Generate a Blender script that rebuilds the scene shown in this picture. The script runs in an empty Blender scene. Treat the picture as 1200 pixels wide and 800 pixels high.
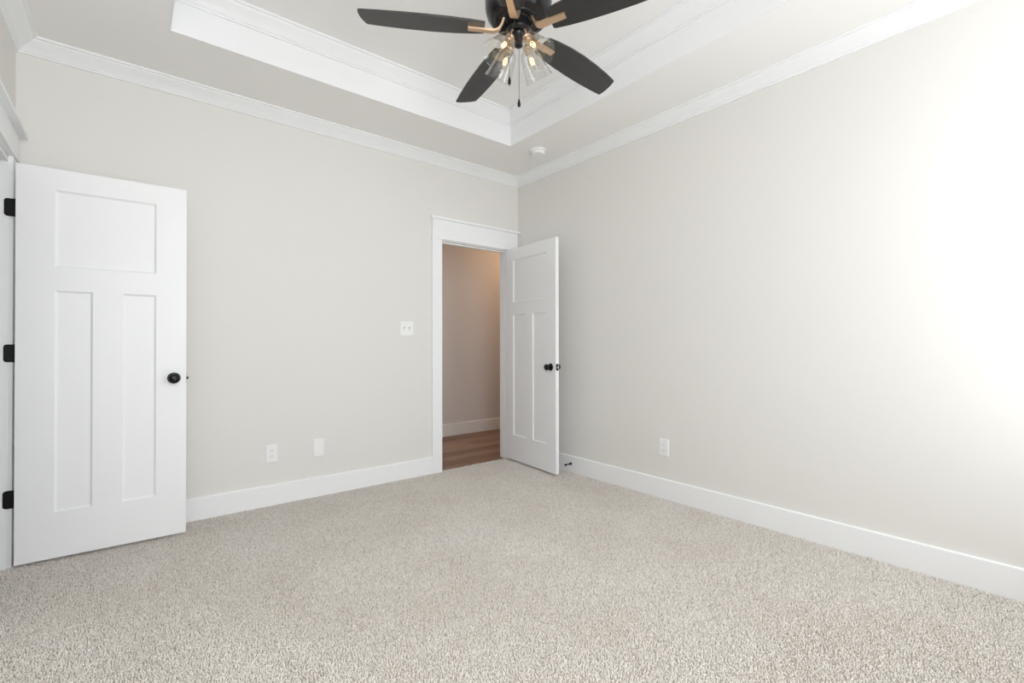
import bpy, bmesh, math, random
import numpy as np
from mathutils import Vector, Matrix

sc = bpy.context.scene
COL = sc.collection
PI = math.pi

# ---------------------------------------------------------------- camera
CAM = Vector((-3.0483, -3.6501, 1.1274))
yaw, pitch, roll = -0.6829, 0.0062, -0.0015
F = Vector((math.cos(pitch) * math.sin(-yaw), math.cos(pitch) * math.cos(yaw), math.sin(pitch)))
R = Vector((math.cos(yaw), math.sin(yaw), 0))
U = R.cross(F)
R2 = R * math.cos(roll) + U * math.sin(roll)
U2 = U * math.cos(roll) - R * math.sin(roll)
cd = bpy.data.cameras.new('camera')
cam = bpy.data.objects.new('camera', cd)
COL.objects.link(cam)
cam.matrix_world = Matrix((
    (R2.x, U2.x, -F.x, CAM.x), (R2.y, U2.y, -F.y, CAM.y), (R2.z, U2.z, -F.z, CAM.z), (0, 0, 0, 1)))
cd.sensor_fit = 'HORIZONTAL'
cd.sensor_width = 36
cd.lens = 551.18 * 36 / 1200
cd.clip_start = 0.02
sc.camera = cam

# ---------------------------------------------------------------- exposure, world, lights
sc.view_settings.view_transform = 'Standard'
sc.view_settings.look = 'None'
sc.view_settings.gamma = 1
sc.view_settings.use_curve_mapping = False
sc.view_settings.exposure = 0.0
sc.cycles.max_bounces = 16
sc.cycles.diffuse_bounces = 12
sc.cycles.glossy_bounces = 6
sc.cycles.transmission_bounces = 12
sc.cycles.transparent_max_bounces = 24
sc.cycles.caustics_refractive = False
sc.cycles.caustics_reflective = False
sc.cycles.use_denoising = True
sc.cycles.sample_clamp_indirect = 6

world = bpy.data.worlds.new('world')
sc.world = world
world.use_nodes = True
wn = world.node_tree.nodes
bg = wn['Background']
sky = wn.new('ShaderNodeTexSky')
sky.sky_type = 'NISHITA'
sky.sun_disc = False
sky.sun_elevation = math.radians(45)
world.node_tree.links.new(sky.outputs[0], bg.inputs[0])
bg.inputs[1].default_value = 0.12

# room limits (metres); back wall is y = 0, right wall is x = 0
XL = -3.528
YF = -4.126
CZ = 2.787            # soffit height
TZ = 3.044            # tray ceiling height
TX0, TX1, TY0, TY1 = -2.890, -0.575, -3.53, -0.597
WINDOWS = ((-3.32, -2.20), (-1.05, -0.20))          # openings in the front wall, behind the camera
WZ0, WZ1 = 0.62, 2.56


def area(name, loc, target, sx, sy, power, color, spread=180):
    ld = bpy.data.lights.new(name, 'AREA')
    ld.shape = 'RECTANGLE'
    ld.size, ld.size_y = sx, sy
    ld.energy = power
    ld.color = color
    ld.spread = math.radians(spread)
    o = bpy.data.objects.new(name, ld)
    COL.objects.link(o)
    o.location = loc
    o.rotation_euler = (Vector(target) - Vector(loc)).to_track_quat('-Z', 'Y').to_euler()
    return o


# daylight arriving at the two windows in the front wall, behind the camera
DAY = (0.965, 0.985, 1.0)
for (wx0, wx1), power in zip(WINDOWS, (57, 27)):
    area('window_daylight', ((wx0 + wx1) / 2, YF - 0.004, (WZ0 + WZ1) / 2 + 0.01), ((wx0 + wx1) / 2, 0, (WZ0 + WZ1) / 2 + 0.01),
         wx1 - wx0 - 0.02, WZ1 - WZ0 - 0.02, power, DAY)
# warm lamp on the hallway ceiling, beyond the right door
ld = bpy.data.lights.new('hall_lamp', 'POINT')
ld.energy = 11
ld.color = (1.0, 0.63, 0.36)
ld.shadow_soft_size = 0.08
hl = bpy.data.objects.new('hall_lamp', ld)
COL.objects.link(hl)
hl.location = (1.25, 0.75, 2.45)
# added neutral fill light at the hallway's left end, for its lower wall
area('hall_fill', (-1.85, 0.76, 1.2), (0, 0.9, 0.8), 1.1, 1.8, 5.0, (0.94, 0.97, 1.0))


# ---------------------------------------------------------------- materials
def mat(name, rgb, rough=0.5, metal=0.0, spec=0.5):
    m = bpy.data.materials.new(name)
    m.use_nodes = True
    b = m.node_tree.nodes['Principled BSDF']
    b.inputs['Base Color'].default_value = (*rgb, 1)
    b.inputs['Roughness'].default_value = rough
    b.inputs['Metallic'].default_value = metal
    b.inputs['Specular IOR Level'].default_value = spec
    return m


def nodes(m):
    nt = m.node_tree
    return nt, nt.nodes, nt.links, nt.nodes['Principled BSDF']


def coords(nt, scale=(1, 1, 1)):
    g = nt.nodes.new('ShaderNodeNewGeometry')
    mp = nt.nodes.new('ShaderNodeMapping')
    mp.inputs['Scale'].default_value = scale
    nt.links.new(g.outputs['Position'], mp.inputs['Vector'])
    return mp.outputs['Vector']


def noise(nt, vec, scale, detail=3, rough=0.5):
    n = nt.nodes.new('ShaderNodeTexNoise')
    n.inputs['Scale'].default_value = scale
    n.inputs['Detail'].default_value = detail
    n.inputs['Roughness'].default_value = rough
    nt.links.new(vec, n.inputs['Vector'])
    return n.outputs['Fac']


def ramp(nt, fac, stops):
    r = nt.nodes.new('ShaderNodeValToRGB')
    els = r.color_ramp.elements
    while len(els) < len(stops):
        els.new(0.5)
    for e, (p, c) in zip(els, stops):
        e.position = p
        e.color = (*c, 1)
    nt.links.new(fac, r.inputs['Fac'])
    return r.outputs['Color']


def mix(nt, a, b, fac, mode='MIX'):
    m = nt.nodes.new('ShaderNodeMix')
    m.data_type = 'RGBA'
    m.blend_type = mode
    for s, v in ((m.inputs[6], a), (m.inputs[7], b), (m.inputs[0], fac)):
        if hasattr(v, 'links'):
            nt.links.new(v, s)
        elif isinstance(v, (int, float)):
            s.default_value = v
        else:
            s.default_value = (*v, 1)
    return m.outputs[2]


def bump(nt, h, strength, dist, bsdf):
    b = nt.nodes.new('ShaderNodeBump')
    b.inputs['Strength'].default_value = strength
    b.inputs['Distance'].default_value = dist
    nt.links.new(h, b.inputs['Height'])
    nt.links.new(b.outputs['Normal'], bsdf.inputs['Normal'])


def paint(name, rgb, rough, bumpy=0.05):
    """rolled wall paint: very faint orange-peel"""
    m = mat(name, rgb, rough, spec=0.3)
    nt, ns, lk, b = nodes(m)
    v = coords(nt)
    n = noise(nt, v, 260, 2)
    bump(nt, n, bumpy, 0.001, b)
    return m


M_wall = paint('wall_paint', (0.724, 0.714, 0.689), 0.75)
M_ceil = paint('ceiling_paint', (0.86, 0.853, 0.838), 0.85)
M_trim = mat('trim_paint', (0.835, 0.844, 0.856), 0.38, spec=0.4)
M_door = mat('door_paint', (0.832, 0.841, 0.854), 0.42, spec=0.4)
M_plate = mat('white_plastic', (0.83, 0.83, 0.83), 0.35)
M_slot = mat('dark_slot', (0.12, 0.115, 0.11), 0.6)
M_black = mat('black_metal', (0.012, 0.012, 0.013), 0.35, 0.6)
M_motor = mat('black_enamel', (0.014, 0.014, 0.016), 0.28, 0.2)
M_chrome = mat('satin_steel', (0.62, 0.6, 0.57), 0.3, 1.0)
M_chain = mat('dark_chain', (0.09, 0.085, 0.08), 0.4, 0.8)
M_brass = mat('brushed_rose_brass', (0.74, 0.53, 0.36), 0.36, 0.75)
M_hall = paint('hall_paint', (0.71, 0.69, 0.685), 0.75)


def make_carpet():
    """each yarn tuft has its own shade of greige; broad soft patches where the pile is brushed"""
    m = mat('carpet_yarn', (0.6, 0.56, 0.5), 0.9, spec=0.1)
    nt, ns, lk, b = nodes(m)
    g = nt.nodes.new('ShaderNodeNewGeometry')
    tuft = ramp(nt, g.outputs['Random Per Island'], [(0.0, (0.57, 0.52, 0.465)), (0.16, (0.715, 0.665, 0.61)),
                                                     (0.6, (0.805, 0.765, 0.715)), (1.0, (0.89, 0.865, 0.83))])
    patch = ramp(nt, noise(nt, coords(nt), 1.9, 3, 0.55), [(0.32, (0.95, 0.93, 0.91)), (0.68, (1.03, 1.03, 1.03))])
    lk.new(mix(nt, tuft, patch, 1.0, 'MULTIPLY'), b.inputs['Base Color'])
    b.inputs['Sheen Weight'].default_value = 0.15
    b.inputs['Sheen Roughness'].default_value = 0.6
    return m


def make_wood_floor():
    m = mat('plank_floor', (0.2, 0.13, 0.09), 0.42, spec=0.4)
    nt, ns, lk, b = nodes(m)
    v = coords(nt)
    br = nt.nodes.new('ShaderNodeTexBrick')
    br.inputs['Scale'].default_value = 1
    br.inputs['Brick Width'].default_value = 1.22
    br.inputs['Row Height'].default_value = 0.16
    br.inputs['Mortar Size'].default_value = 0.0015
    br.inputs['Color1'].default_value = (0.21, 0.125, 0.08, 1)
    br.inputs['Color2'].default_value = (0.42, 0.285, 0.20, 1)
    br.inputs['Mortar'].default_value = (0.10, 0.06, 0.04, 1)
    lk.new(v, br.inputs['Vector'])
    g = noise(nt, coords(nt, (2.2, 34, 1)), 1.0, 5, 0.62)
    grain = ramp(nt, g, [(0.3, (0.62, 0.58, 0.55)), (0.72, (1.15, 1.12, 1.1))])
    lk.new(mix(nt, br.outputs['Color'], grain, 1.0, 'MULTIPLY'), b.inputs['Base Color'])
    return m


def make_blade():
    m = mat('charcoal_blade', (0.05, 0.048, 0.046), 0.4, spec=0.5)
    nt, ns, lk, b = nodes(m)
    tc = nt.nodes.new('ShaderNodeTexCoord')
    mp = nt.nodes.new('ShaderNodeMapping')
    mp.inputs['Scale'].default_value = (3, 90, 1)
    lk.new(tc.outputs['Object'], mp.inputs['Vector'])
    n = noise(nt, mp.outputs['Vector'], 1.0, 4, 0.6)
    lk.new(ramp(nt, n, [(0.3, (0.026, 0.025, 0.0245)), (0.75, (0.038, 0.0365, 0.0355))]), b.inputs['Base Color'])
    return m


def make_glass(name, tint, base, edge, power):
    """clear thin glass wall: see-through face on, greyer and shinier where it is seen edge on"""
    m = bpy.data.materials.new(name)
    m.use_nodes = True
    nt = m.node_tree
    nt.nodes.clear()
    out = nt.nodes.new('ShaderNodeOutputMaterial')
    tr = nt.nodes.new('ShaderNodeBsdfTransparent')
    tr.inputs[0].default_value = (*tint, 1)
    gl = nt.nodes.new('ShaderNodeBsdfGlossy')
    gl.inputs['Roughness'].default_value = 0.05
    gl.inputs[0].default_value = (0.95, 0.95, 0.95, 1)
    lw = nt.nodes.new('ShaderNodeLayerWeight')
    lw.inputs[0].default_value = 0.5
    pw = nt.nodes.new('ShaderNodeMath')
    pw.operation = 'POWER'
    nt.links.new(lw.outputs['Facing'], pw.inputs[0])
    pw.inputs[1].default_value = power
    ma = nt.nodes.new('ShaderNodeMath')
    ma.operation = 'MULTIPLY_ADD'
    nt.links.new(pw.outputs[0], ma.inputs[0])
    ma.inputs[1].default_value = edge
    ma.inputs[2].default_value = base
    mx = nt.nodes.new('ShaderNodeMixShader')
    nt.links.new(ma.outputs[0], mx.inputs[0])
    nt.links.new(tr.outputs[0], mx.inputs[1])
    nt.links.new(gl.outputs[0], mx.inputs[2])
    nt.links.new(mx.outputs[0], out.inputs[0])
    return m


M_carpet = make_carpet()
M_backing = mat('carpet_backing', (0.50, 0.46, 0.41), 0.95, spec=0.1)
M_wood = make_wood_floor()
M_blade = make_blade()
M_gap = mat('grey_recess', (0.30, 0.30, 0.30), 0.6)
M_shade = make_glass('clear_shade_glass', (0.955, 0.955, 0.95), 0.04, 0.5, 3)
M_bulb = make_glass('bulb_glass', (0.98, 0.96, 0.92), 0.03, 0.4, 3)
M_pane = make_glass('window_glass', (0.98, 0.985, 0.98), 0.03, 0.5, 4)
M_glow = mat('filament', (1, 0.8, 0.5), 0.4)
M_glow.node_tree.nodes['Principled BSDF'].inputs['Emission Color'].default_value = (1, 0.80, 0.48, 1)
M_glow.node_tree.nodes['Principled BSDF'].inputs['Emission Strength'].default_value = 2.5


# ---------------------------------------------------------------- mesh helpers
def obj(name, bm, m, parent=None, smooth=False):
    bmesh.ops.recalc_face_normals(bm, faces=bm.faces[:])
    me = bpy.data.meshes.new(name)
    bm.to_mesh(me)
    bm.free()
    me.materials.append(m)
    if smooth:
        me.shade_smooth()
        me.set_sharp_from_angle(angle=math.radians(32))
    o = bpy.data.objects.new(name, me)
    COL.objects.link(o)
    if parent:
        o.parent = parent
    return o


def box(bm, x0, x1, y0, y1, z0, z1):
    v = [bm.verts.new((x, y, z)) for x in (x0, x1) for y in (y0, y1) for z in (z0, z1)]
    for f in ((0, 1, 3, 2), (4, 6, 7, 5), (0, 4, 5, 1), (2, 3, 7, 6), (0, 2, 6, 4), (1, 5, 7, 3)):
        bm.faces.new([v[i] for i in f])
    return v


def boxes(*bs):
    bm = bmesh.new()
    for b in bs:
        box(bm, *b)
    return bm


def bevel(bm, w, seg=2):
    bmesh.ops.bevel(bm, geom=bm.edges[:], offset=w, segments=seg, affect='EDGES', clamp_overlap=True)
    return bm


def lathe(bm, prof, n=32, M=None):
    """prof: (radius, z) list; closed on the axis where radius is 0"""
    M = M or Matrix()
    rings = []
    for r, z in prof:
        if r < 1e-6:
            rings.append([bm.verts.new(M @ Vector((0, 0, z)))])
        else:
            rings.append([bm.verts.new(M @ Vector((r * math.cos(2 * PI * k / n), r * math.sin(2 * PI * k / n), z)))
                          for k in range(n)])
    for a, b in zip(rings, rings[1:]):
        for k in range(n):
            k2 = (k + 1) % n
            if len(a) == 1 and len(b) > 1:
                bm.faces.new((a[0], b[k], b[k2]))
            elif len(b) == 1 and len(a) > 1:
                bm.faces.new((a[k], a[k2], b[0]))
            elif len(a) > 1:
                bm.faces.new((a[k], a[k2], b[k2], b[k]))
    return bm


def tube(bm, pts, r, n=8):
    pts = [Vector(p) for p in pts]
    rings = []
    for i, p in enumerate(pts):
        d = (pts[min(i + 1, len(pts) - 1)] - pts[max(i - 1, 0)]).normalized()
        a = d.orthogonal().normalized() if abs(d.z) > 0.9 else d.cross(Vector((0, 0, 1))).normalized()
        if abs(d.z) > 0.9:
            a = (Vector((1, 0, 0)) - d * d.x).normalized()
        b = d.cross(a)
        rings.append([bm.verts.new(p + r * (a * math.cos(2 * PI * k / n) + b * math.sin(2 * PI * k / n))) for k in range(n)])
    for a, b in zip(rings, rings[1:]):
        for k in range(n):
            bm.faces.new((a[k], a[(k + 1) % n], b[(k + 1) % n], b[k]))
    bm.faces.new(rings[0])
    bm.faces.new(rings[-1])
    return bm


def tag(o, label, cat, group=None, kind=None):
    if label:
        o['label'] = label
    if cat:
        o['category'] = cat
    if group:
        o['group'] = group
    if kind:
        o['kind'] = kind
    return o


def struct(name, bm, m, smooth=False):
    o = obj(name, bm, m, None, smooth)
    o['kind'] = 'structure'
    return o


def thing(name, label, cat, loc=(0, 0, 0), rz=0, group=None):
    o = bpy.data.objects.new(name, None)
    o.empty_display_size = 0.1
    COL.objects.link(o)
    o.location = loc
    o.rotation_euler = (0, 0, rz)
    return tag(o, label, cat, group)


# ---------------------------------------------------------------- room shell
WT = 0.12
# door openings: back wall (rough), left wall (rough)
BX0, BX1, BZ = -0.908, -0.110, 2.075
LY0, LY1 = -0.948, -0.170
H = 3.25
struct('floor', boxes((XL - WT, WT, YF - WT, 0.022, -0.10, -0.009)), M_backing)
struct('wall_back', boxes((XL - WT, BX0, 0, WT, -0.1, H), (BX1, WT, 0, WT, -0.1, H), (BX0, BX1, 0, WT, BZ, H)), M_wall)
struct('wall_right', boxes((0, WT, YF - WT, 0, -0.1, H)), M_wall)
struct('wall_left', boxes((XL - WT, XL, YF - WT, LY0, -0.1, H), (XL - WT, XL, LY1, 0, -0.1, H),
                          (XL - WT, XL, LY0, LY1, BZ, H)), M_wall)
(wa0, wa1), (wb0, wb1) = WINDOWS
struct('wall_front', boxes((XL, wa0, YF - WT, YF, -0.1, H), (wa1, wb0, YF - WT, YF, -0.1, H), (wb1, 0, YF - WT, YF, -0.1, H),
                           (wa0, wa1, YF - WT, YF, -0.1, WZ0), (wa0, wa1, YF - WT, YF, WZ1, H),
                           (wb0, wb1, YF - WT, YF, -0.1, WZ0), (wb0, wb1, YF - WT, YF, WZ1, H)), M_wall)
struct('ceiling', boxes((XL, 0, TY1, 0, CZ, H), (XL, 0, YF, TY0, CZ, H), (XL, TX0, TY0, TY1, CZ, H),
                        (TX1, 0, TY0, TY1, CZ, H), (TX0, TX1, TY0, TY1, TZ, H)), M_ceil)

# carpet pile: short twisted tufts standing on the backing
def carpet_pile(rects, n_per_m2, z):
    rng = np.random.default_rng(7)
    P = []
    for x0, x1, y0, y1 in rects:
        step = (1.0 / n_per_m2) ** 0.5
        gx, gy = np.meshgrid(np.arange(x0, x1, step), np.arange(y0, y1, step))
        p = np.stack([gx.ravel(), gy.ravel()], 1) + rng.uniform(-0.6, 0.6, (gx.size, 2)) * step
        P.append(p[(p[:, 0] > x0) & (p[:, 0] < x1) & (p[:, 1] > y0) & (p[:, 1] < y1)])
    P = np.concatenate(P)
    n = len(P)
    h = rng.uniform(0.0085, 0.0130, n)
    lean = rng.normal(0, 0.0022, (n, 2))
    rot = rng.uniform(0, 2 * PI, n)
    r0, r1 = rng.uniform(0.0021, 0.0028, n), rng.uniform(0.0026, 0.0036, n)
    V = np.empty((n, 7, 3), np.float32)
    for k in range(3):
        a = rot + k * 2 * PI / 3
        V[:, k, 0], V[:, k, 1], V[:, k, 2] = P[:, 0] + r0 * np.cos(a), P[:, 1] + r0 * np.sin(a), z
        a = a + 0.7
        V[:, 3 + k, 0] = P[:, 0] + lean[:, 0] * 0.6 + r1 * np.cos(a)
        V[:, 3 + k, 1] = P[:, 1] + lean[:, 1] * 0.6 + r1 * np.sin(a)
        V[:, 3 + k, 2] = z + h * 0.68
    V[:, 6, 0], V[:, 6, 1], V[:, 6, 2] = P[:, 0] + lean[:, 0] * 1.4, P[:, 1] + lean[:, 1] * 1.4, z + h
    quads = np.array([[0, 1, 4, 3], [1, 2, 5, 4], [2, 0, 3, 5]])
    tris = np.array([[3, 4, 6], [4, 5, 6], [5, 3, 6]])
    pat = np.concatenate([quads.ravel(), tris.ravel()])
    loops = (pat[None, :] + 7 * np.arange(n)[:, None]).ravel().astype(np.int32)
    starts = (np.array([0, 4, 8, 12, 15, 18])[None, :] + 21 * np.arange(n)[:, None]).ravel().astype(np.int32)
    me = bpy.data.meshes.new('carpet_pile')
    me.vertices.add(7 * n)
    me.loops.add(21 * n)
    me.polygons.add(6 * n)
    me.vertices.foreach_set('co', V.ravel())
    me.loops.foreach_set('vertex_index', loops)
    me.polygons.foreach_set('loop_start', starts)
    me.update(calc_edges=True)
    me.materials.append(M_carpet)
    me.shade_smooth()
    o = bpy.data.objects.new('carpet_pile', me)
    COL.objects.link(o)
    return tag(o, 'short greige speckled carpet pile covering the bedroom floor', 'carpet', None, 'stuff')


carpet_pile([(XL + 0.016, -0.016, YF + 0.016, -0.017), (-0.885, -0.133, -0.017, 0.019),
             (XL - WT, XL + 0.016, -0.925, -0.193), (-4.63, XL - WT, -1.78, 0.0)], 25000, -0.0095)

# painted white board lining the sides of the tray
t = 0.006
struct('trim_1', boxes((TX0, TX1, TY1 - t, TY1, CZ - 0.004, TZ), (TX0, TX1, TY0, TY0 + t, CZ - 0.004, TZ),
                       (TX0, TX0 + t, TY0 + t, TY1 - t, CZ - 0.004, TZ), (TX1 - t, TX1, TY0 + t, TY1 - t, CZ - 0.004, TZ)), M_trim)


def crown(prof, x0, x1, y0, y1, ztop):
    """mitred moulding running round the inside of a rectangle; prof = (out, down)"""
    bm = bmesh.new()
    rings = []
    for o, d in prof:
        rings.append([bm.verts.new(p) for p in ((x0 + o, y0 + o, ztop - d), (x1 - o, y0 + o, ztop - d),
                                                (x1 - o, y1 - o, ztop - d), (x0 + o, y1 - o, ztop - d))])
    for a, b in zip(rings, rings[1:]):
        for k in range(4):
            bm.faces.new((a[k], a[(k + 1) % 4], b[(k + 1) % 4], b[k]))
    a, b = rings[-1], rings[0]
    for k in range(4):
        bm.faces.new((a[k], a[(k + 1) % 4], b[(k + 1) % 4], b[k]))
    return bm


def crown_profile(proj, drop):
    base = [(0.0, 1.0), (0.09, 1.0), (0.13, 0.97), (0.13, 0.885), (0.205, 0.86), (0.215, 0.85), (0.215, 0.785), (0.25, 0.765),
            (0.40, 0.60), (0.58, 0.435), (0.80, 0.245), (0.835, 0.195), (0.845, 0.165), (0.985, 0.135), (1.0, 0.12),
            (1.0, 0.0), (0.0, 0.0)]
    return [(o * proj, d * drop) for o, d in base]


struct('trim_2', crown(crown_profile(0.09, 0.0775), XL, 0, YF, 0, CZ), M_trim)
struct('trim_3', crown(crown_profile(0.078, 0.094), TX0 + t, TX1 - t, TY0 + t, TY1 - t, TZ), M_trim)

# baseboards with an eased top edge
BH, BT = 0.1417, 0.015


def base_run(name, p, q, inward, h=BH, z0=0.0):
    p, q, n = Vector(p), Vector(q), Vector(inward)
    bm = bmesh.new()
    prof = [(0, z0 - 0.02), (BT, z0 - 0.02), (BT, z0 + h - 0.006), (BT - 0.002, z0 + h - 0.002), (BT - 0.005, z0 + h), (0, z0 + h)]
    ends = []
    for e in (p, q):
        ends.append([bm.verts.new((e.x + n.x * o, e.y + n.y * o, z)) for o, z in prof])
    for k in range(len(prof)):
        k2 = (k + 1) % len(prof)
        bm.faces.new((ends[0][k], ends[0][k2], ends[1][k2], ends[1][k]))
    bm.faces.new(ends[0])
    bm.faces.new(ends[1])
    return struct(name, bm, M_trim)


base_run('baseboard_back', (XL, 0), (-0.99, 0), (0, -1))
base_run('baseboard_right', (0, YF), (0, 0), (-1, 0))
base_run('baseboard_left', (XL, YF), (XL, -1.06), (1, 0))
base_run('baseboard_front', (XL, YF), (0, YF), (0, 1))

# ---- door surround, back wall (craftsman head with cap)
JX0, JX1, JZ = -0.888, -0.130, 2.055
bm = boxes((-0.990, -0.893, -0.018, 0, -0.012, 2.062), (-0.125, -0.026, -0.018, 0, -0.012, 2.062),      # legs
           (-0.996, -0.020, -0.025, 0, 2.062, 2.074),                                        # fillet
           (-0.990, -0.024, -0.021, 0, 2.074, 2.236),                                        # head board
           (-1.006, -0.004, -0.044, 0, 2.236, 2.257))                                        # cap
struct('trim_4', bm, M_trim)
bm = boxes((BX0, JX0, 0, WT, -0.02, BZ), (JX1, BX1, 0, WT, -0.02, BZ), (JX0, JX1, 0, WT, JZ, BZ),
           (JX0, JX0 + 0.011, 0.040, 0.075, -0.02, JZ), (JX1 - 0.011, JX1, 0.040, 0.075, -0.02, JZ),
           (JX0 + 0.011, JX1 - 0.011, 0.040, 0.075, JZ - 0.011, JZ))
struct('trim_5', bm, M_trim)
# hall side casing of the same opening
struct('trim_6', boxes((-0.985, -0.893, WT, WT + 0.018, -0.01, 2.06), (-0.125, -0.033, WT, WT + 0.018, -0.01, 2.06),
                       (-0.99, -0.028, WT, WT + 0.022, 2.06, 2.22)), M_trim)

# ---- door surround, left wall
KY0, KY1 = -0.928, -0.190
bm = boxes((XL, XL + 0.018, KY1 + 0.005, -0.066, -0.012, 2.09), (XL, XL + 0.018, -1.05, KY0 - 0.005, -0.012, 2.09),
           (XL, XL + 0.026, -1.056, -0.060, 2.09, 2.102), (XL, XL + 0.022, -1.05, -0.066, 2.102, 2.232),
           (XL, XL + 0.055, -1.066, -0.048, 2.232, 2.254))
struct('trim_7', bm, M_trim)
bm = boxes((XL - WT, XL, LY0, KY0, -0.02, BZ), (XL - WT, XL, KY1, LY1, -0.02, BZ), (XL - WT, XL, KY0, KY1, 2.058, BZ),
           (XL - 0.078, XL - 0.045, KY1 - 0.011, KY1, -0.02, 2.058), (XL - 0.078, XL - 0.045, KY0, KY0 + 0.011, -0.02, 2.058))
struct('trim_8', bm, M_trim)

# ---- closet behind the left door, hall behind the right door
struct('wall_closet', boxes((-4.75, -4.65, -1.9, 0.12, -0.1, 2.6), (-4.65, XL - WT, -1.9, -1.8, -0.1, 2.6),
                            (-4.65, XL - WT, 0.02, 0.12, -0.1, 2.6), (-4.65, XL - WT, -1.8, 0.02, 2.5, 2.6)), M_wall)
struct('floor_closet', boxes((-4.65, XL - WT, -1.8, 0.02, -0.1, -0.003)), M_backing)
HY = 1.41
struct('floor_hall', boxes((-1.9, 3.0, WT, HY, -0.10, -0.012), (JX0, JX1, 0.022, WT, -0.10, -0.012)), M_wood)
struct('wall_hall', boxes((-1.9, 3.0, HY, HY + 0.1, -0.1, 2.8), (-2.0, -1.9, WT, HY + 0.1, -0.1, 2.8), (3.0, 3.1, 0, HY + 0.1, -0.1, 2.8),
                          (WT, 3.0, 0.02, WT, -0.1, 2.8)), M_hall)
struct('ceiling_hall', boxes((-1.9, 3.0, WT, HY, 2.7, 2.8)), M_ceil)
base_run('baseboard_hall', (-1.9, HY), (3.0, HY), (0, -1), 0.150, -0.012)

# ---- window in the front wall (behind the camera)
for n, (wx0, wx1) in enumerate(WINDOWS):
    win = thing('window_%d' % (n + 1), None, None, ((wx0 + wx1) / 2, YF, WZ0))
    win['kind'] = 'structure'
    hw, hh = (wx1 - wx0) / 2, WZ1 - WZ0
    obj('window_frame', boxes((-hw, -hw + 0.05, -0.11, -0.04, 0, hh), (hw - 0.05, hw, -0.11, -0.04, 0, hh),
                              (-hw + 0.05, hw - 0.05, -0.11, -0.04, 0, 0.05), (-hw + 0.05, hw - 0.05, -0.11, -0.04, hh - 0.05, hh),
                              (-hw + 0.05, hw - 0.05, -0.10, -0.05, hh / 2 - 0.02, hh / 2 + 0.02)), M_trim, win)
    obj('window_sill', boxes((-hw - 0.06, hw + 0.06, 0.0, 0.045, -0.03, -0.002)), M_trim, win)
    obj('window_casing', boxes((-hw - 0.08, -hw, 0, 0.018, 0, hh), (hw, hw + 0.08, 0, 0.018, 0, hh),
                               (-hw - 0.08, hw + 0.08, 0, 0.022, hh, hh + 0.13)), M_trim, win)
    for z0, z1 in ((0.05, hh / 2 - 0.02), (hh / 2 + 0.02, hh - 0.05)):
        obj('window_pane', boxes((-hw + 0.05, hw - 0.05, -0.077, -0.073, z0, z1)), M_pane, win)


# ---------------------------------------------------------------- doors
def door_leaf(w, h, th, stile, mid, rails):
    """three-panel craftsman leaf in local x (hinge at 0), z up, y from 0 to th.
    rails: z of bottom-panel bottom, bottom-panel top, top-panel bottom, top-panel top"""
    bm = bmesh.new()
    rec, slope = 0.009, 0.010
    zb0, zb1, zt0, zt1 = rails
    m0, m1 = w / 2 - mid / 2, w / 2 + mid / 2
    panels = [(stile, m0, zb0, zb1), (m1, w - stile, zb0, zb1), (stile, w - stile, zt0, zt1)]
    solid = [(0, stile, 0, h), (w - stile, w, 0, h), (stile, w - stile, 0, zb0), (stile, w - stile, zb1, zt0),
             (stile, w - stile, zt1, h), (m0, m1, zb0, zb1)]
    for y, s in ((0.0, 1), (th, -1)):
        def q(pts):
            bm.faces.new([bm.verts.new(p) for p in pts])
        for a, b, c, d in solid:
            q([(a, y, c), (b, y, c), (b, y, d), (a, y, d)])
        for a, b, c, d in panels:
            yi = y + s * rec
            O = [(a, y, c), (b, y, c), (b, y, d), (a, y, d)]
            # a small square step, then a short ovolo-like slope
            ys = y + s * rec * 0.35
            S = [(a + .0015, ys, c + .0015), (b - .0015, ys, c + .0015), (b - .0015, ys, d - .0015), (a + .0015, ys, d - .0015)]
            I = [(a + slope, yi, c + slope), (b - slope, yi, c + slope), (b - slope, yi, d - slope), (a + slope, yi, d - slope)]
            for A, B in ((O, S), (S, I)):
                for k in range(4):
                    k2 = (k + 1) % 4
                    q([A[k], A[k2], B[k2], B[k]])
            q(I)
    def q(pts):
        bm.faces.new([bm.verts.new(p) for p in pts])
    q([(0, 0, 0), (0, th, 0), (0, th, h), (0, 0, h)])
    q([(w, 0, 0), (w, th, 0), (w, th, h), (w, 0, h)])
    q([(0, 0, 0), (w, 0, 0), (w, th, 0), (0, th, 0)])
    q([(0, 0, h), (w, 0, h), (w, th, h), (0, th, h)])
    bmesh.ops.remove_doubles(bm, verts=bm.verts[:], dist=1e-5)
    return bm


KNOB = [(0, 0), (0.031, 0), (0.0325, 0.003), (0.030, 0.007), (0.022, 0.009), (0.0125, 0.011), (0.0115, 0.022),
        (0.0125, 0.029), (0.019, 0.033), (0.0255, 0.039), (0.0278, 0.046), (0.0262, 0.053), (0.021, 0.0585), (0.012, 0.0615), (0, 0.0625)]


def knob(parent, x, y, z, side, label=None):
    bm = bmesh.new()
    M = Matrix.Translation((x, y, z)) @ Matrix.Rotation(PI / 2 if side < 0 else -PI / 2, 4, 'X')
    lathe(bm, KNOB, 32, M)
    return obj('door_knob', bm, M_black, parent, True)


def latch(parent, w, th, z, bolt):
    bm = boxes((w - 0.0005, w + 0.0012, th / 2 - 0.0125, th / 2 + 0.0125, z - 0.028, z + 0.028))
    o = obj('latch_plate', bm, M_black, parent)
    bm = boxes((w, w + 0.011, th / 2 - 0.007, th / 2 + 0.007, z - 0.009, z + 0.009))
    bevel(bm, 0.003, 2)
    obj('latch_bolt', bm, bolt, o)
    return o


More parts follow.
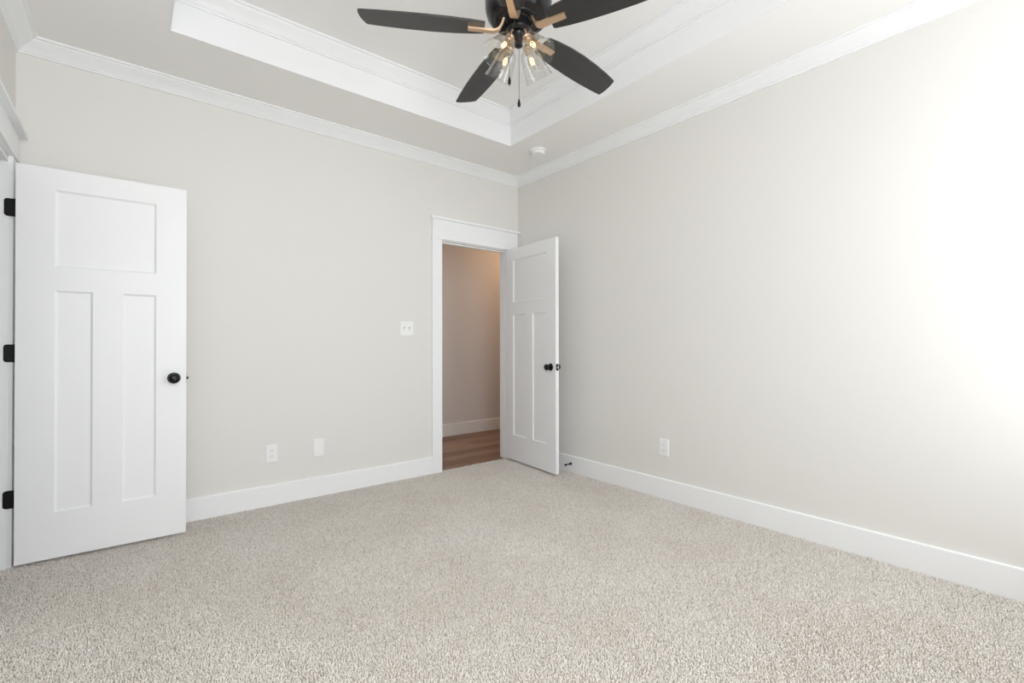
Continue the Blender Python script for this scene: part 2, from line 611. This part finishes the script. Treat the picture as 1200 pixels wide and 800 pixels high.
def leaf_thing(name, label, loc, ang, w, th, stile, mid):
    # top-level mesh is the leaf itself; knobs, latch and hinges are its parts
    o = obj(name, door_leaf(w, 2.032, th, stile, mid, (0.238, 1.395, 1.518, 1.922)), M_door)
    o.location = loc
    o.rotation_euler = (0, 0, ang)
    tag(o, label, 'door', None, 'structure')
    return o


TH = 0.035
# right door, swung into the room in front of the right wall; local +y is towards the wall side
ar = math.atan2(-0.761, -0.062)
d1 = leaf_thing('door_1', 'white three panel door standing open in the far corner beside the hallway opening',
                (-0.165, -0.012, 0.018), ar, 0.762, TH, 0.125, 0.105)
knob(d1, 0.762 - 0.066, 0.0, 0.913, -1)
knob(d1, 0.762 - 0.066, TH, 0.913, 1)
latch(d1, 0.762, TH, 0.913, M_chrome)
# left door, open in front of the back wall
d2 = leaf_thing('door_2', 'white three panel door at the left edge, opened flat in front of the back wall',
                (-3.496, -0.2312, 0.018), -0.0318, 0.7117, TH, 0.144, 0.124)
knob(d2, 0.7117 - 0.060, 0.0, 0.915, -1)
knob(d2, 0.7117 - 0.060, TH, 0.915, 1)
latch(d2, 0.7117, TH, 0.913, M_black)


def hinge(parent, x, y, z, leafdir):
    """butt hinge, local to the door: barrel plus the leaf screwed to the jamb"""
    bm = bmesh.new()
    # rounded-corner leaf lying in the jamb face (plane of constant y), reaching away from the barrel
    hh_, ww, rr = 0.045, 0.041, 0.013
    pts = [(0, -hh_), (0, hh_)]
    for k in range(6):
        a = PI / 2 * k / 5
        pts.append((-(ww - rr) - rr * math.sin(a), hh_ - rr + rr * math.cos(a)))
    for k in range(6):
        a = PI / 2 * k / 5
        pts.append((-(ww - rr) - rr * math.cos(a), -hh_ + rr - rr * math.sin(a)))
    fr_ = [bm.verts.new((x + p, y, z + q)) for p, q in pts]
    bk = [bm.verts.new((x + p, y + 0.0022, z + q)) for p, q in pts]
    bm.faces.new(fr_)
    bm.faces.new(bk)
    for k in range(len(pts)):
        k2 = (k + 1) % len(pts)
        bm.faces.new((fr_[k], fr_[k2], bk[k2], bk[k]))
    lathe(bm, [(0, -0.048), (0.0045, -0.047), (0.006, -0.044), (0.006, 0.044), (0.0045, 0.047), (0, 0.048)], 16,
          Matrix.Translation((x + 0.001, y - 0.002, z)))
    o = obj('hinge', bm, M_black, parent, True)
    bm = bmesh.new()
    for dx, dz in ((-0.017, -0.030), (-0.029, 0.0), (-0.017, 0.030)):
        lathe(bm, [(0, 0.0018), (0.003, 0.0014), (0.0042, 0.0)], 12,
              Matrix.Translation((x + dx, y, z + dz)) @ Matrix.Rotation(PI / 2, 4, 'X'))
    obj('screws', bm, M_black, o, True)
    return o


for z in (1.810, 1.068, 0.327):
    hinge(d2, -0.006, 0.0365, z, -1)
for z in (1.810, 1.068, 0.327):                      # on the far side of the right door, in the corner
    bm = bmesh.new()
    lathe(bm, [(0, -0.048), (0.0045, -0.047), (0.006, -0.044), (0.006, 0.044), (0.0045, 0.047), (0, 0.048)], 16,
          Matrix.Translation((-0.001, TH + 0.004, z)))
    obj('hinge', bm, M_black, d1, True)


# ---------------------------------------------------------------- ceiling fan
FX, FY = -1.721, -2.067
fan = thing('ceiling_fan', 'black five blade ceiling fan with clear glass lights hanging from the tray ceiling', 'ceiling fan', (FX, FY, TZ))


def fz(z):
    return z - TZ


bm = bmesh.new()
lathe(bm, [(0, 0), (0.068, 0), (0.068, -0.012), (0.060, -0.035), (0.036, -0.058), (0.016, -0.064), (0, -0.064)], 40)
obj('canopy', bm, M_motor, fan, True)
bm = bmesh.new()
lathe(bm, [(0, -0.06), (0.0125, -0.06), (0.0125, fz(2.79)), (0, fz(2.79))], 20)
obj('downrod', bm, M_motor, fan, True)
bm = bmesh.new()
lathe(bm, [(0, fz(2.815)), (0.028, fz(2.815)), (0.034, fz(2.80)), (0.060, fz(2.79)), (0.118, fz(2.770)), (0.140, fz(2.748)), (0.147, fz(2.715)),
           (0.147, fz(2.655)), (0.144, fz(2.650)), (0.144, fz(2.644)), (0.147, fz(2.639)), (0.146, fz(2.600)), (0.138, fz(2.572)),
           (0.122, fz(2.556)), (0.104, fz(2.552)), (0.100, fz(2.556)), (0.088, fz(2.556)), (0.084, fz(2.550)), (0.062, fz(2.550)),
           (0.058, fz(2.556)), (0, fz(2.556))], 56)
obj('motor_housing', bm, M_motor, fan, True)

BLZ = 2.512
PITCH = math.radians(10.5)


def blade_outline():
    plus = [(0.150, 0.046), (0.158, 0.051), (0.22, 0.060), (0.30, 0.067), (0.40, 0.071), (0.50, 0.072), (0.60, 0.069), (0.674, 0.065)]
    tip = [(0.677, 0.058), (0.677, 0.034), (0.674, 0.009), (0.668, -0.016), (0.660, -0.038)]
    minus = [(0.654, -0.048), (0.58, -0.058), (0.48, -0.066), (0.38, -0.070), (0.28, -0.067), (0.20, -0.058), (0.158, -0.050), (0.150, -0.045)]
    return plus + tip + minus


def blade_mesh():
    bm = bmesh.new()
    ol = blade_outline()
    lo = [bm.verts.new((x, y, -0.004)) for x, y in ol]
    hi = [bm.verts.new((x, y, 0.004)) for x, y in ol]
    bm.faces.new(lo)
    bm.faces.new(hi)
    for k in range(len(ol)):
        k2 = (k + 1) % len(ol)
        bm.faces.new((lo[k], lo[k2], hi[k2], hi[k]))
    return bm


def iron_mesh():
    """flat bent bracket: drops from the motor, sweeps out under the blade root"""
    path = [(0.062, 0.040, 0.0135), (0.066, 0.028, 0.0135), (0.071, 0.014, 0.014), (0.079, 0.000, 0.0145), (0.091, -0.011, 0.0155),
            (0.108, -0.0165, 0.016), (0.130, -0.0165, 0.0155), (0.155, -0.0150, 0.0145), (0.190, -0.0140, 0.014), (0.222, -0.0135, 0.0135)]
    th = 0.009
    bm = bmesh.new()
    rings = []
    for i, (x, z, w) in enumerate(path):
        a = Vector((path[min(i + 1, len(path) - 1)][0] - path[max(i - 1, 0)][0], 0, path[min(i + 1, len(path) - 1)][1] - path[max(i - 1, 0)][1])).normalized()
        n = Vector((-a.z, 0, a.x)) * (th)
        c = Vector((x, 0, z))
        rings.append([bm.verts.new(c + Vector((0, s * w, 0)) + n * e) for s, e in ((-1, 0), (1, 0), (1, 1), (-1, 1))])
    for a, b in zip(rings, rings[1:]):
        for k in range(4):
            bm.faces.new((a[k], a[(k + 1) % 4], b[(k + 1) % 4], b[k]))
    bm.faces.new(rings[0])
    bm.faces.new(rings[-1])
    es = [e for e in bm.edges if len(e.link_faces) == 2 and e.calc_face_angle(0) > 1.0]
    bmesh.ops.bevel(bm, geom=es, offset=0.0015, segments=2, affect='EDGES')
    return bm


blade0 = iron0 = None
for k in range(5):
    a = math.radians(148.05 - 72 * k)
    if k == 0:
        b = blade0 = obj('fan_blade', blade_mesh(), M_blade, fan)
        i = iron0 = obj('blade_iron', iron_mesh(), M_brass, b, True)
        i['label'] = 'brushed brass blade bracket'
    else:
        b = blade0.copy()
        COL.objects.link(b)
        b.parent = fan
        i = iron0.copy()
        COL.objects.link(i)
        i.parent = b
    b.location = (0, 0, fz(BLZ))
    # pitch about the blade's own length, then swing to its bearing
    b.rotation_euler = (Matrix.Rotation(a, 3, 'Z') @ Matrix.Rotation(-PITCH, 3, 'X')).to_euler()

bm = bmesh.new()
lathe(bm, [(0, fz(2.557)), (0.056, fz(2.557)), (0.056, fz(2.552)), (0.051, fz(2.548)), (0.051, fz(2.516)), (0.053, fz(2.512)), (0.051, fz(2.504)), (0.042, fz(2.497)),
           (0.024, fz(2.496)), (0.020, fz(2.488)), (0.020, fz(2.456)), (0.022, fz(2.453)), (0.022, fz(2.446)), (0.017, fz(2.440)), (0.006, fz(2.437)), (0, fz(2.437))], 40)
obj('light_kit', bm, M_motor, fan, True)

AX0 = Vector((0.056, 0, fz(2.450)))            # neck of the glass, in the plane of its arm
AX1 = Vector((0.135, 0, fz(2.346)))            # centre of the open rim
axis = (AX1 - AX0).normalized()
L = (AX1 - AX0).length
MS = Matrix.Translation(AX0) @ axis.to_track_quat('Z', 'Y').to_matrix().to_4x4()


def shade_mesh():
    bm = bmesh.new()
    outer = [(0.0195, -0.003), (0.025, 0.000), (0.032, 0.006), (0.0385, 0.016), (0.0425, 0.032), (0.047, 0.056), (0.052, 0.082), (0.0575, 0.106), (0.064, L - 0.002), (0.0652, L)]
    inner = [(r - 0.0022, z) for r, z in outer[::-1]]
    lathe(bm, outer + [(0.0645, L + 0.0012)] + inner, 44, MS)
    return bm


def bulb_mesh():
    bm = bmesh.new()
    lathe(bm, [(0.0105, 0.012), (0.0125, 0.022), (0.018, 0.038), (0.0225, 0.054), (0.0235, 0.064), (0.0215, 0.075), (0.015, 0.084), (0.007, 0.088), (0, 0.089)], 28, MS)
    return bm


def filament_mesh():
    bm = bmesh.new()
    for k in range(6):
        c, s = math.cos(k * PI / 3), math.sin(k * PI / 3)
        tube(bm, [MS @ Vector((0.005 * c, 0.005 * s, 0.034)), MS @ Vector((0.010 * c, 0.010 * s, 0.048)), MS @ Vector((0.006 * c, 0.006 * s, 0.066))], 0.0011, 6)
    return bm


def socket_mesh():
    bm = bmesh.new()
    lathe(bm, [(0, -0.020), (0.008, -0.020), (0.0145, -0.017), (0.0185, -0.012), (0.0195, -0.003), (0.0175, 0.0), (0.0135, 0.002), (0.0135, 0.012), (0.010, 0.016), (0, 0.016)], 28, MS)
    e = MS @ Vector((0, 0, -0.016))
    tube(bm, [(0.030, 0, fz(2.502)), (0.040, 0, fz(2.494)), (0.045, 0, fz(2.482)), e], 0.0045, 10)
    return bm


protos = None
for k, deg in enumerate((185, 275, 5, 95)):
    if k == 0:
        s = obj('lamp_socket', socket_mesh(), M_brass, fan, True)
        s['label'] = 'brass lamp socket and arm'
        g = obj('glass_shade', shade_mesh(), M_shade, fan, True)
        g['label'] = 'clear glass bell shade'
        bu = obj('light_bulb', bulb_mesh(), M_bulb, fan, True)
        fi = obj('filament', filament_mesh(), M_glow, bu, True)
        protos = (s, g, bu, fi)
        cur = protos
    else:
        cur = []
        for p in protos:
            c = p.copy()
            COL.objects.link(c)
            c.parent = cur[2] if p is protos[3] else fan
            cur.append(c)
    for c in cur[:3]:
        c.rotation_euler = (0, 0, math.radians(deg))

# pull chains
TO = Vector((-0.641, -0.7677, 0))               # horizontally from the fan towards the camera
LA = Vector((0.7677, -0.641, 0))


def pull_chain(pts):
    pts = [Vector(p) for p in pts]
    bm = bmesh.new()
    tube(bm, pts, 0.0011, 6)
    o = obj('pull_chain', bm, M_chain, fan, True)
    e = pts[-1]
    bm = bmesh.new()
    lathe(bm, [(0, 0.002), (0.0025, 0.001), (0.004, -0.006), (0.0068, -0.020), (0.0068, -0.027), (0.005, -0.032), (0, -0.033)], 18, Matrix.Translation(e))
    obj('chain_pendant', bm, M_black, o, True)


def loc(to, la, z):
    p = TO * to + LA * la
    return (p.x, p.y, fz(z))


pull_chain([loc(0, 0.002, 2.440), loc(0, 0.002, 2.35), loc(0, 0.002, 2.206)])
pull_chain([loc(0.049, -0.004, 2.535), loc(0.062, -0.012, 2.520), loc(0.064, -0.034, 2.46), loc(0.03, -0.040, 2.40), loc(0.02, -0.040, 2.36), loc(0.02, -0.040, 2.294)])

# ---------------------------------------------------------------- smoke detector
sd = thing('smoke_detector', 'round white smoke detector on the ceiling near the far corner', 'smoke detector', (-0.343, -0.680, CZ))
bm = bmesh.new()
lathe(bm, [(0, 0), (0.070, 0), (0.071, -0.004), (0.069, -0.012), (0.064, -0.015), (0, -0.015)], 44)
obj('mounting_base', bm, M_plate, sd, True)
bm = bmesh.new()
lathe(bm, [(0, -0.015), (0.056, -0.015), (0.058, -0.018), (0.058, -0.030), (0.053, -0.039), (0.040, -0.043), (0.018, -0.044), (0.017, -0.0425), (0, -0.0425)], 44)
obj('detector_body', bm, M_plate, sd, True)


# ---------------------------------------------------------------- wall plates; local x along wall, y out of the wall is negative
def plate_mesh(w, h, d=0.006):
    bm = bmesh.new()
    f = [bm.verts.new(p) for p in ((-w / 2 + .004, -d, -h / 2 + .004), (w / 2 - .004, -d, -h / 2 + .004), (w / 2 - .004, -d, h / 2 - .004), (-w / 2 + .004, -d, h / 2 - .004))]
    m_ = [bm.verts.new(p) for p in ((-w / 2, -d * .45, -h / 2), (w / 2, -d * .45, -h / 2), (w / 2, -d * .45, h / 2), (-w / 2, -d * .45, h / 2))]
    b = [bm.verts.new(p) for p in ((-w / 2, 0, -h / 2), (w / 2, 0, -h / 2), (w / 2, 0, h / 2), (-w / 2, 0, h / 2))]
    bm.faces.new(f)
    bm.faces.new(b)
    for A, B in ((f, m_), (m_, b)):
        for k in range(4):
            bm.faces.new((A[k], A[(k + 1) % 4], B[(k + 1) % 4], B[k]))
    return bm


def screw(parent, x, z, d):
    bm = bmesh.new()
    lathe(bm, [(0, 0.0012), (0.002, 0.001), (0.0032, 0)], 14, Matrix.Translation((x, -d, z)) @ Matrix.Rotation(PI / 2, 4, 'X'))
    obj('screw', bm, M_plate, parent, True)


def outlet(label, loc_, rz):
    t_ = thing('wall_outlet', label, 'outlet', loc_, rz)
    obj('cover_plate', plate_mesh(0.078, 0.126), M_plate, t_)
    for z in (0.0205, -0.0205):
        bm = bmesh.new()
        pts = []
        for k in range(24):
            a = 2 * PI * k / 24
            x, zz = 0.0172 * math.cos(a), 0.0172 * math.sin(a)
            pts.append((x, max(-0.0138, min(0.0138, zz))))
        fr_ = [bm.verts.new((x, -0.0085, z + q)) for x, q in pts]
        bk = [bm.verts.new((x, -0.005, z + q)) for x, q in pts]
        bm.faces.new(fr_)
        for k in range(24):
            bm.faces.new((fr_[k], fr_[(k + 1) % 24], bk[(k + 1) % 24], bk[k]))
        r_ = obj('receptacle', bm, M_plate, t_)
        bm = boxes((-0.0078, -0.0055, -0.0089, -0.0080, z - 0.001, z + 0.008), (0.0055, 0.0078, -0.0089, -0.0080, z - 0.001, z + 0.008))
        lathe(bm, [(0, 0.0004), (0.0026, 0.0004), (0.0026, -0.0004)], 12, Matrix.Translation((0, -0.0085, z - 0.0075)) @ Matrix.Rotation(PI / 2, 4, 'X'))
        obj('slots', bm, M_gap, r_)
    screw(t_, 0, 0, 0.006)
    return t_


outlet('white duplex outlet on the back wall between the left door and the blank plate', (-2.267, 0, 0.361), 0)
outlet('white duplex outlet low on the right wall above the baseboard', (0, -1.672, 0.370), -PI / 2)

bp = thing('blank_wall_plate', 'blank white cover plate low on the back wall right of its outlet', 'wall plate', (-1.948, 0, 0.358))
obj('cover_plate', plate_mesh(0.078, 0.134), M_plate, bp)
for z in (0.045, -0.045):
    screw(bp, 0, z, 0.006)

sw = thing('light_switch', 'white two gang toggle light switch on the back wall left of the doorway', 'light switch', (-1.228, 0, 1.263))
obj('cover_plate', plate_mesh(0.122, 0.122), M_plate, sw)
for x in (-0.023, 0.023):
    bm = boxes((x - 0.0052, x + 0.0052, -0.0066, -0.0055, -0.0125, 0.0125))
    bz = obj('toggle_slot', bm, M_gap, sw)
    bm = bmesh.new()
    v = [(x - .0042, -.006, -.009), (x + .0042, -.006, -.009), (x + .0042, -.006, .004), (x - .0042, -.006, .004),
         (x - .0034, -.017, -.014), (x + .0034, -.017, -.014), (x + .0034, -.016, -.008), (x - .0034, -.016, -.008)]
    v = [bm.verts.new(p) for p in v]
    for f in ((0, 1, 2, 3), (4, 5, 6, 7), (0, 1, 5, 4), (1, 2, 6, 5), (2, 3, 7, 6), (3, 0, 4, 7)):
        bm.faces.new([v[j] for j in f])
    obj('toggle', bm, M_plate, sw)
    for z in (0.030, -0.030):
        screw(sw, x, z, 0.006)

# ---------------------------------------------------------------- door stop on the right baseboard
ds = thing('door_stop', 'small black door stop sticking out of the right baseboard beside the open door', 'door stop', (-BT, -0.744, 0.072), -PI / 2)
RX = Matrix.Rotation(PI / 2, 4, 'X')
bm = bmesh.new()
lathe(bm, [(0, 0), (0.0125, 0), (0.0125, 0.003), (0.010, 0.007), (0.0062, 0.011), (0.0045, 0.014), (0.0045, 0.062), (0, 0.062)], 22, RX)
obj('stop_rod', bm, M_black, ds, True)
bm = bmesh.new()
lathe(bm, [(0, 0.058), (0.0062, 0.059), (0.0078, 0.062), (0.0078, 0.072), (0.0062, 0.076), (0, 0.077)], 22, RX)
obj('rubber_tip', bm, M_black, ds, True)
